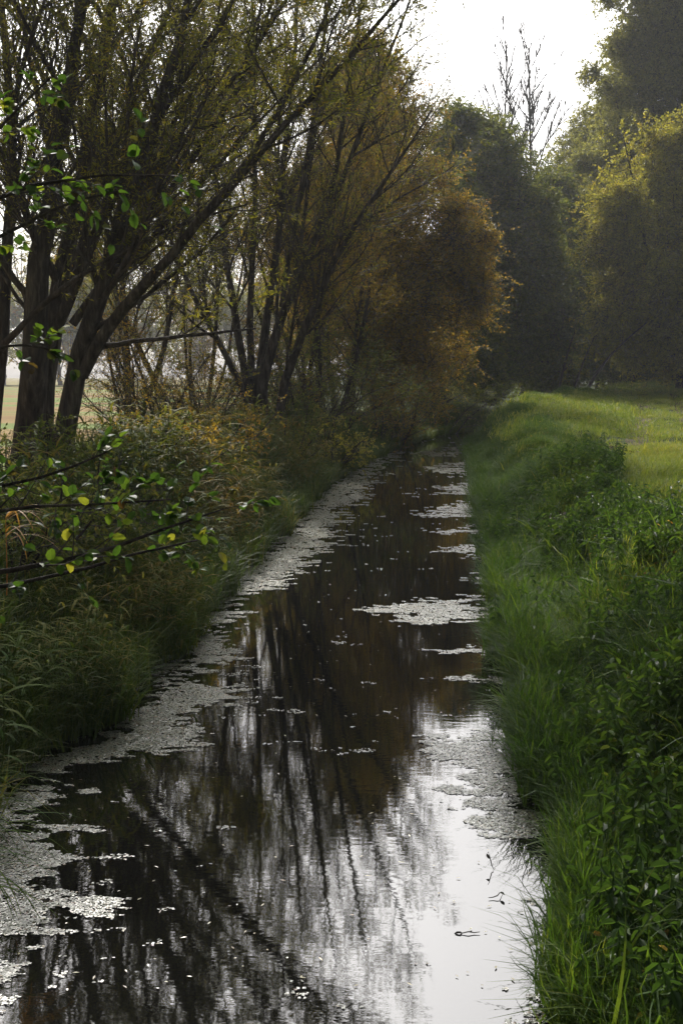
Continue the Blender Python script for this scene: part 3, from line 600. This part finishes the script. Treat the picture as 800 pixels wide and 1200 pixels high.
crown_tree('dense_tree', 'shaded bluish green tree in the notch below the bare poplars', base_at(655, 96), 7,
           [lobe(655, 250, 97, 40, 50), lobe(665, 320, 96, 50, 80), lobe(700, 350, 95, 50, 70), lobe(645, 390, 94, 50, 60), lobe(630, 220, 98, 26, 35)],
           M['green_leaf'], 3600, 26, (0.2185, 0.0978), .35, 16, 'dense trees at the end of the stream')
crown_tree('dense_tree', 'low dark tree on the left bank where the stream disappears', base_at(520, 74), 4,
           [lobe(520, 400, 74, 45, 55), lobe(560, 410, 75, 40, 50), lobe(490, 380, 74, 40, 60), lobe(540, 350, 76, 35, 50)],
           M['green_leaf'], 2000, 26, (0.1955, 0.0920), .25, 10, 'dense trees at the end of the stream')
crown_tree('yellowing_willow', 'broad yellow green willow at the right edge beside the track', base_at(800, 80), 6,
           [lobe(750, 190, 78, 45, 45), lobe(735, 260, 77, 48, 60), lobe(800, 220, 80, 70, 75), lobe(770, 320, 78, 70, 75), lobe(725, 360, 79, 35, 55), lobe(840, 330, 80, 80, 95), lobe(790, 400, 80, 60, 40)],
           M['yellow_leaf'], 5200, 28, (0.1840, 0.0862), .45, 26)
crown_tree('tall_tree', 'tallest hazy green tree rising out of the top right corner', base_at(800, 98), 12,
           [lobe(760, 60, 98, 50, 70), lobe(810, 10, 98, 70, 80), lobe(740, 130, 97, 50, 50), lobe(780, -40, 99, 50, 60), lobe(850, 100, 98, 80, 90), lobe(722, 75, 98, 32, 48), lobe(715, 200, 99, 45, 55), lobe(770, 110, 97, 55, 60), lobe(820, 60, 97, 60, 60), lobe(745, 15, 98, 38, 50)],
           M['grey_leaf'], 6500, 24, (0.2070, 0.0920), .4, 26)
crown_tree('grey_tree', 'loose grey green tree between the poplars and the tall right tree', base_at(700, 112), 10,
           [lobe(700, 165, 112, 40, 55), lobe(722, 130, 112, 30, 40), lobe(680, 230, 112, 42, 55), lobe(720, 240, 112, 45, 60), lobe(660, 190, 113, 22, 30), lobe(700, 300, 112, 50, 60)],
           M['grey_leaf'], 2800, 18, (0.2300, 0.1035), .4, 16)
crown_tree('thicket', 'dark thicket closing the track under the right trees', base_at(740, 100), 2,
           [lobe(715, 425, 100, 30, 35), lobe(750, 422, 101, 45, 38), lobe(810, 425, 100, 50, 36), lobe(665, 432, 99, 20, 26), lobe(860, 422, 100, 50, 36)],
           M['green_leaf'], 2400, 26, (0.2070, 0.0978), .2, 10)
crown_tree('thicket', 'low dark thicket closing the view behind the end of the right bank', base_at(560, 98), 1.5,
           [lobe(500, 438, 98, 40, 34), lobe(550, 436, 99, 40, 38), lobe(600, 436, 98, 40, 36), lobe(640, 436, 97, 30, 32), lobe(460, 438, 99, 30, 32)],
           M['green_leaf'], 1500, 26, (0.2070, 0.0978), .2, 10)
# bare poplars
def poplar(px, ptop, Y, lean, label):
    reseed(px, Y, 11); b_ = base_at(px, Y); h = at(px, ptop, Y)[2] - b_[2]; P = grow(np.array([b_]) - [0, 0, .3], np.array([[lean, 0, 1.]]), np.array([h * 1.02]), 16, .012, np.array([0, 0, .0]))
    s = np.concatenate([P[0], (np.linspace(1, .12, 16) * .30)[:, None]], 1); st = [s]
    for k in range(14):
        i = 5 + int(k * .62); sg = 1 if k % 2 else -1
        Q = grow(s[None, i, :3], np.array([[sg * .62 + .25 * rng.normal(), .3 * rng.normal(), 1.]]), np.array([h * (.40 - .019 * k)]), 16, .03, np.array([0, 0, .03]))
        st.append(np.concatenate([Q[0], (np.linspace(1, .25, 16) * .13 * (1 - .04 * k))[:, None]], 1))
    root = empty('poplar_tree', b_, label, 'tree', 'bare poplars'); gt = Geo(); gb = Geo()
    P0 = np.stack([s[:, :3] for s in st]); R0 = np.stack([s[:, 3] for s in st]); tubes(gt, P0, R0, 6)
    P1, R1 = children(P0, R0, 1.5, .35, (18, 42), .2, 6, .05, np.array([0, 0, .07]), .35, .5, .055, 1.2, 4.2)
    P2, R2 = children(P1, R1, 2.6, .15, (15, 45), .5, 5, .05, np.array([0, 0, .06]), .3, .6, .038, .6, 2.0)
    tubes(gb, P1, R1, 3); tubes(gb, P2, R2, 3); gt.obj('trunk', M['bark'], root, True, b_); gb.obj('branchwork', M['twig'], root, False, b_)
poplar(590, 66, 118, -.005, 'bare poplar on the left of the pair against the white sky')
poplar(612, 58, 121, .025, 'bare poplar on the right of the pair against the white sky')
# small leaning trees in the dark gap
for k, (px, Y, ln, lb) in enumerate([(650, 76, .05, 'leftmost of three thin leaning trunks in the dark gap by the track'), (662, 77, .12, 'middle of three thin leaning trunks in the dark gap'), (676, 74, .22, 'rightmost thin leaning trunk with a low branch reaching over the track')]):
    b_ = base_at(px, Y); P = grow(np.array([b_]) - [0, 0, .2], np.array([[ln, 0, 1.]]), np.array([6.5]), 12, .05, np.array([.02 + ln * .15, 0, .0]))
    st = [np.concatenate([P[0], (np.linspace(1, .15, 12) * .14)[:, None]], 1)]
    if k == 2:
        Q = grow(st[0][None, 1, :3], np.array([[1., 0, .25]]), np.array([4.2]), 12, .05, np.array([.0, 0, .01])); st.append(np.concatenate([Q[0], (np.linspace(1, .15, 12) * .05)[:, None]], 1))
    finish_tree('leaning_tree', lb, 'tree', b_, st, M['yellow_leaf'], 'thin leaning trees in the gap', .8, (.13, .06), 6, .007, 1.0, 2., 2., 6)
# far wood and hedge beyond the field
far = []
for k in range(4):
    lb = [(rng.normal() * 2.5, rng.normal() * 2, 5 + 11 * rng.random(), 4.5 + rng.random(), 4, 4 + rng.random()) for _ in range(6)]
    far.append(lb)
fx = np.linspace(-85, 60, 21)
proto = []
for k, x in enumerate(fx):
    Y = 235 + 30 * rng.random(); xx = x + rng.normal() * 2; b_ = (xx, Y, gz(xx, Y))
    if k < 4:
        rt = crown_tree('distant_tree', 'hazy distant tree of the wood beyond the field', b_, 4, [(b_[0] + a, b_[1] + b2, b_[2] + c_, d_, e_, f_) for a, b2, c_, d_, e_, f_ in far[k]], M['grey_leaf'] if k % 2 else M['orange_leaf'], 700, 20, (.45, .25), .3, 8, 'distant wood beyond the field', sig=.8)
        proto.append(rt)
    else:
        s0 = proto[k % 4]; rt = s0.copy(); C.objects.link(rt); rt.location = b_; sc = .85 + .5 * rng.random(); rt.scale = (sc * 1.1, sc, sc); rt.rotation_euler.z = rng.random() * 6.28
        for ch in s0.children:
            c2 = ch.copy(); C.objects.link(c2); c2.parent = rt

# ------------------------------------------------------------------ alder sapling close on the left
def alder():
    b_ = (-2.3, 5.3, gz(-2.3, 5.3)); root = empty('alder_sapling', b_, 'leafy alder sapling reaching bright green leaves in from the left edge', 'shrub')
    S = [[(-290, 900, 5.3, 14), (-200, 700, 5.2, 11), (-60, 676, 5.1, 8), (60, 668, 5.0, 6), (140, 642, 4.9, 5), (205, 610, 4.8, 4), (262, 596, 4.8, 2)],
         [(-230, 760, 5.3, 9), (-100, 700, 5.3, 7), (30, 686, 5.3, 5), (120, 660, 5.3, 4), (190, 640, 5.3, 3), (236, 632, 5.3, 2)],
         [(-210, 720, 5.4, 9), (-110, 640, 5.4, 7), (-10, 596, 5.3, 5), (60, 590, 5.2, 4), (130, 592, 5.1, 3), (200, 585, 5, 2)],
         [(-220, 700, 5.3, 10), (-140, 590, 5.2, 7), (-40, 575, 5.1, 5), (40, 566, 5.0, 4), (90, 548, 5, 3), (125, 530, 5, 2)],
         [(-260, 800, 5.3, 16), (-180, 500, 5.2, 12), (-120, 300, 5.1, 9), (-40, 232, 5.0, 6), (40, 205, 5.0, 4), (110, 198, 5, 3), (205, 205, 5, 1.5)],
         [(-120, 320, 5.1, 8), (-40, 300, 5.2, 6), (30, 262, 5.3, 4), (90, 232, 5.3, 3), (150, 222, 5.3, 2)],
         [(-160, 430, 5.2, 8), (-90, 250, 5.1, 6), (-20, 170, 5.1, 4), (30, 118, 5.1, 3), (60, 90, 5.1, 2)],
         [(-180, 520, 5.2, 8), (-100, 430, 5.1, 6), (-30, 415, 5.1, 4), (30, 398, 5.0, 3), (90, 420, 5, 2)]]
    st = [stem_px(s, 12) for s in S]; gt = Geo(); gb = Geo(); gl = Geo()
    P0 = np.stack([s[:, :3] for s in st]); R0 = np.stack([s[:, 3] for s in st]); tubes(gt, P0, R0, 6)
    P1, R1 = children(P0, R0, 14, .3, (30, 75), .16, 5, .12, np.array([0, 0, .02]), .1, .5, .0016, .10, .35)
    tubes(gb, P1, R1, 4); twig_leaves(gl, P1, 5.5, .046, .037, .15, .62, .2, .7, round_=True)
    # upper branches
    gt.obj('stem', M['bark'], root, True, b_); gb.obj('branchwork', M['twig'], root, False, b_); gl.obj('crown', M['alder_leaf'], root, False, b_)
alder()

# dead reed fan, reed stalks and other single plants
def blade_plant(name, label, cat, base, specs, mat, stemr=.003, group=None):
    """specs: (height up the stem, azimuth, length, width, droop)"""
    root = empty(name, base, label, cat, group); b_ = np.array(base); g1 = Geo(); top = max([s[0] for s in specs] + [.2])
    P = grow(b_[None] - [0, 0, .05], np.array([[.04, .0, 1.]]), np.array([top + .05]), 6, .03, np.array([0, 0, 0])); tubes(g1, P, np.linspace(stemr, stemr * .5, 6)[None], 5)
    g1.obj('stem', mat, root, True, base)
    for (h, az, L, w, dr) in specs:
        g = Geo(); p, _, _, _ = sample(P, np.array([0]), np.array([min(.99, h / top)]))
        Q = grow(p, np.array([[math.cos(az), math.sin(az), 1.1]]), np.array([L]), 9, .03, np.array([0, 0, -dr]))[0]
        sd = norm(np.cross(Q[3] - Q[0], np.array([0, 0, 1.]))); t = np.linspace(0, 1, 9); wd = w * np.minimum(1, t * 4 + .4) * (1 - t) ** .5 / 2 + .0003
        g.add(np.concatenate([Q + sd * wd[:, None], Q - sd * wd[:, None], Q - np.array([0, 0, .15]) * wd[:, None]]), [[i, i + 1, i + 19, i + 18] for i in range(8)] + [[i + 18, i + 19, i + 10, i + 9] for i in range(8)], rng.random())
        g.obj('leaf', mat, root, True, base)
    return root
def gpt(px, py):
    """photo point dropped on the terrain"""
    d = ray(px, py)
    for t in np.linspace(3, 120, 6000):
        q = EYE + d * t / F
        if q[2] < gz(q[0], q[1]): return (float(q[0]), float(q[1]), gz(q[0], q[1]))
    return tuple(on(px, py))
b_ = gpt(752, 900)
blade_plant('reed_stalk', 'tall single reed stalk with a bent yellow tip on the right bank', 'reed', b_, [(.55, 2.8, .3, .014, .10), (.75, .3, .35, .012, .3), (.95, 1.2, .2, .014, .1), (.97, .1, .25, .012, .35), (.35, 3.4, .35, .014, .2)], M['grass'])
b_ = gpt(690, 845)
blade_plant('dry_grass_stem', 'pale dry arching grass blades beside the tall reed stalk', 'grass stem', b_, [(.18, .3, .42, .012, .13), (.15, .5, .36, .01, .16), (.12, 2.8, .3, .01, .2)], M['dead'])
for k, (px, py, lb) in enumerate([(640, 905, 'bright green sedge clump leaning over the water at the near right bank'), (575, 878, 'thin sedge tuft standing in the duckweed off the right bank')]):
    b_ = gpt(px, py) if k == 0 else tuple(on(px, py, .0))
    blade_plant('sedge_clump', lb, 'sedge', b_, [(.02 + .1 * rng.random(), rng.random() * 6.28, (.5 if k == 0 else .3) * (.7 + .5 * rng.random()), .012 if k == 0 else .006, .12 + .12 * rng.random()) for _ in range(26 if k == 0 else 20)], M['grass'], group='sedges')
b_ = (-2.75, 9.2, gz(-2.75, 9.2))
blade_plant('dead_reed', 'withered orange reed leaves glowing at the left edge', 'reed', tuple(at(8, 690, 9.5)), [(.35 + .25 * rng.random(), rng.normal() * .6, .35 + .2 * rng.random(), .018, .2 + .1 * rng.random()) for _ in range(14)], M['dead'], .005)
# dry leaf pile on the right bank, fence post in the field, floating twigs
def pile(name, label, loc, rx, n, mat):
    root_g = Geo(); p = rng.normal(size=(n, 3)) * np.array([rx, rx * .7, .04]); p[:, 2] = np.abs(p[:, 2]) + .02 + .12 * np.exp(-(p[:, 0] ** 2 + p[:, 1] ** 2) / rx ** 2)
    d = rng.normal(size=(n, 3)); d[:, 2] *= .4; leaves(root_g, p, d, .07, .045, rng.random(n), .4, True); o = root_g.obj(name, mat); o.location = loc; return tag(o, label, 'leaf pile')
M['brown'] = leafmat('brown_leaf', [(0, (.03, .02, .012)), (.7, (.075, .045, .022)), (1, (.12, .07, .03))], .2)
pile('leaf_pile', 'brown dead leaf heap halfway up the shaded right bank', gpt(692, 612), .38, 420, M['brown'])
pile('leaf_pile', 'small brown earth and leaf heap on the sunlit turf', gpt(706, 532), .3, 260, M['brown'])
xp = at(84, 500, 27)[0]; zb = gz(xp, 27); g = Geo(); P = np.array([[[xp, 27, zb - .2], [xp + .02, 27, zb + .5], [xp + .01, 27, zb + 1.15], [xp + .012, 27, zb + 1.17]]]); tubes(g, P, np.array([[.065, .06, .057, .01]]), 8)
tag(g.obj('fence_post', M['bark'], smooth=False), 'weathered wooden post standing right of the leaning foreground trunks', 'post')
for k, (px, py, L, az, lb) in enumerate([(578, 1018, .11, 1.4, 'dark curled leaf stalk poking from the bright sky reflection'), (562, 1092, .16, 2.9, 'short dark twig lying below the curled stalk on bright water'), (572, 1052, .14, .2, 'dark twig between the curled stalk and the lower twig')]):
    q = on(px, py, .01); g = Geo(); P = grow(q[None], np.array([[math.cos(az), math.sin(az) * .5, .35 if k == 0 else .05]]), np.array([L]), 6, .25, np.array([0, 0, -.03])); tubes(g, P, np.array([[.002, .003, .0035, .003, .002, .001]]), 5)
    leaves(g, P[0, 3:4], rng.normal(size=(1, 3)) * [1, 1, .3], .05, .02, rng.random(1), .4, True)
    tag(g.obj('floating_twig', M['twig']), lb, 'twig', 'twigs floating on the bright water')
# overhanging grass strands at the near left water edge
for (px, py, lb) in [(18, 985, 'arching reed tuft drooping over the duckweed at the lower left'), (10, 1060, 'lowest arching reed tuft at the left frame edge')]:
    q = on(px, py, .0); q[0] = min(q[0] - .25, float(xl(np.array([q[1]]))[0]) + .45)
    blade_plant('reed_tuft', lb, 'reed', tuple(q), [(.05 + .35 * rng.random(), rng.normal() * .9, .4 + .35 * rng.random(), .012, .16 + .12 * rng.random()) for _ in range(30)], M['reed'], .004, 'reed tufts in the left shallows')

# ------------------------------------------------------------------ air
x0, x1, y0, y1, z0, z1 = -520, 520, -20, 910, -2, 45
vv = [(x, y, z) for z in (z0, z1) for y in (y0, y1) for x in (x0, x1)]
g = Geo(); g.add(vv, [[0, 2, 3, 1], [4, 5, 7, 6], [0, 1, 5, 4], [2, 6, 7, 3], [0, 4, 6, 2], [1, 3, 7, 5]])
m, nt, nd, lk = newmat('haze'); pv = nd.new('ShaderNodeVolumePrincipled'); pv.inputs['Color'].default_value = (.92, .95, 1, 1); pv.inputs['Density'].default_value = HAZE; pv.inputs['Anisotropy'].default_value = .3
o = nd.new('ShaderNodeOutputMaterial'); lk.new(pv.outputs[0], o.inputs['Volume'])
if HAZE > 0: tag(g.obj('haze', m), kind='stuff')

# ------------------------------------------------------------------ light
SUN_AZ, SUN_EL = R(-15), R(35); VEIL_AZ = R(0); VEIL_EL = R(38); VEIL = 90
sc = bpy.context.scene; w = bpy.data.worlds.new('World'); sc.world = w; w.use_nodes = True; nt = w.node_tree
sky = nt.nodes.new('ShaderNodeTexSky'); sky.sky_type = 'NISHITA'; sky.sun_disc = False; sky.sun_elevation = SUN_EL; sky.sun_rotation = SUN_AZ
sky.dust_density = 3; sky.air_density = 1.0; sky.ozone_density = 1.0; sky.altitude = 0
# thin bright veil of cloud round the sun over the clear-sky model
hs = nt.nodes.new('ShaderNodeHueSaturation'); hs.inputs['Saturation'].default_value = .35; nt.links.new(sky.outputs[0], hs.inputs['Color'])
tc = nt.nodes.new('ShaderNodeTexCoord'); dp = nt.nodes.new('ShaderNodeVectorMath'); dp.operation = 'DOT_PRODUCT'
dp.inputs[1].default_value = (math.sin(VEIL_AZ) * math.cos(VEIL_EL), math.cos(VEIL_AZ) * math.cos(VEIL_EL), math.sin(VEIL_EL)); nt.links.new(tc.outputs['Generated'], dp.inputs[0])
mr = nt.nodes.new('ShaderNodeMapRange'); mr.inputs['From Min'].default_value = .8; mr.inputs['From Max'].default_value = 1; mr.inputs['To Min'].default_value = 0; mr.inputs['To Max'].default_value = 1; nt.links.new(dp.outputs['Value'], mr.inputs['Value'])
pw = nt.nodes.new('ShaderNodeMath'); pw.operation = 'POWER'; pw.inputs[1].default_value = 2.0; nt.links.new(mr.outputs[0], pw.inputs[0])
vm = nt.nodes.new('ShaderNodeMix'); vm.data_type = 'RGBA'; vm.blend_type = 'ADD'; vm.inputs['Factor'].default_value = 1; vm.clamp_result = False
sc2 = nt.nodes.new('ShaderNodeVectorMath'); sc2.operation = 'SCALE'; sc2.inputs[0].default_value = (VEIL, VEIL * .98, VEIL * .97); nt.links.new(pw.outputs[0], sc2.inputs['Scale'])
nt.links.new(hs.outputs[0], vm.inputs[6]); nt.links.new(sc2.outputs[0], vm.inputs[7])
nt.links.new(vm.outputs[2], nt.nodes['Background'].inputs[0]); nt.nodes['Background'].inputs[1].default_value = .10
sd = bpy.data.lights.new('sun', 'SUN'); sd.energy = 4.3; sd.angle = R(.5); sd.color = (1, .95, .87)
so = bpy.data.objects.new('sun', sd); C.objects.link(so)
from mathutils import Vector
dirv = Vector((math.sin(SUN_AZ) * math.cos(SUN_EL), math.cos(SUN_AZ) * math.cos(SUN_EL), math.sin(SUN_EL)))
so.rotation_euler = dirv.to_track_quat('Z', 'Y').to_euler(); so.location = (0, 0, 40)

sc.view_settings.view_transform = 'Standard'; sc.view_settings.look = 'None'; sc.view_settings.exposure = -.25; sc.view_settings.gamma = 1
cy = sc.cycles; cy.max_bounces = 5; cy.diffuse_bounces = 2; cy.glossy_bounces = 3; cy.transmission_bounces = 3; cy.volume_bounces = 0; cy.use_denoising = True
cy.use_adaptive_sampling = True; cy.adaptive_threshold = .02; cy.denoising_prefilter = 'ACCURATE'; cy.caustics_reflective = False; cy.caustics_refractive = False
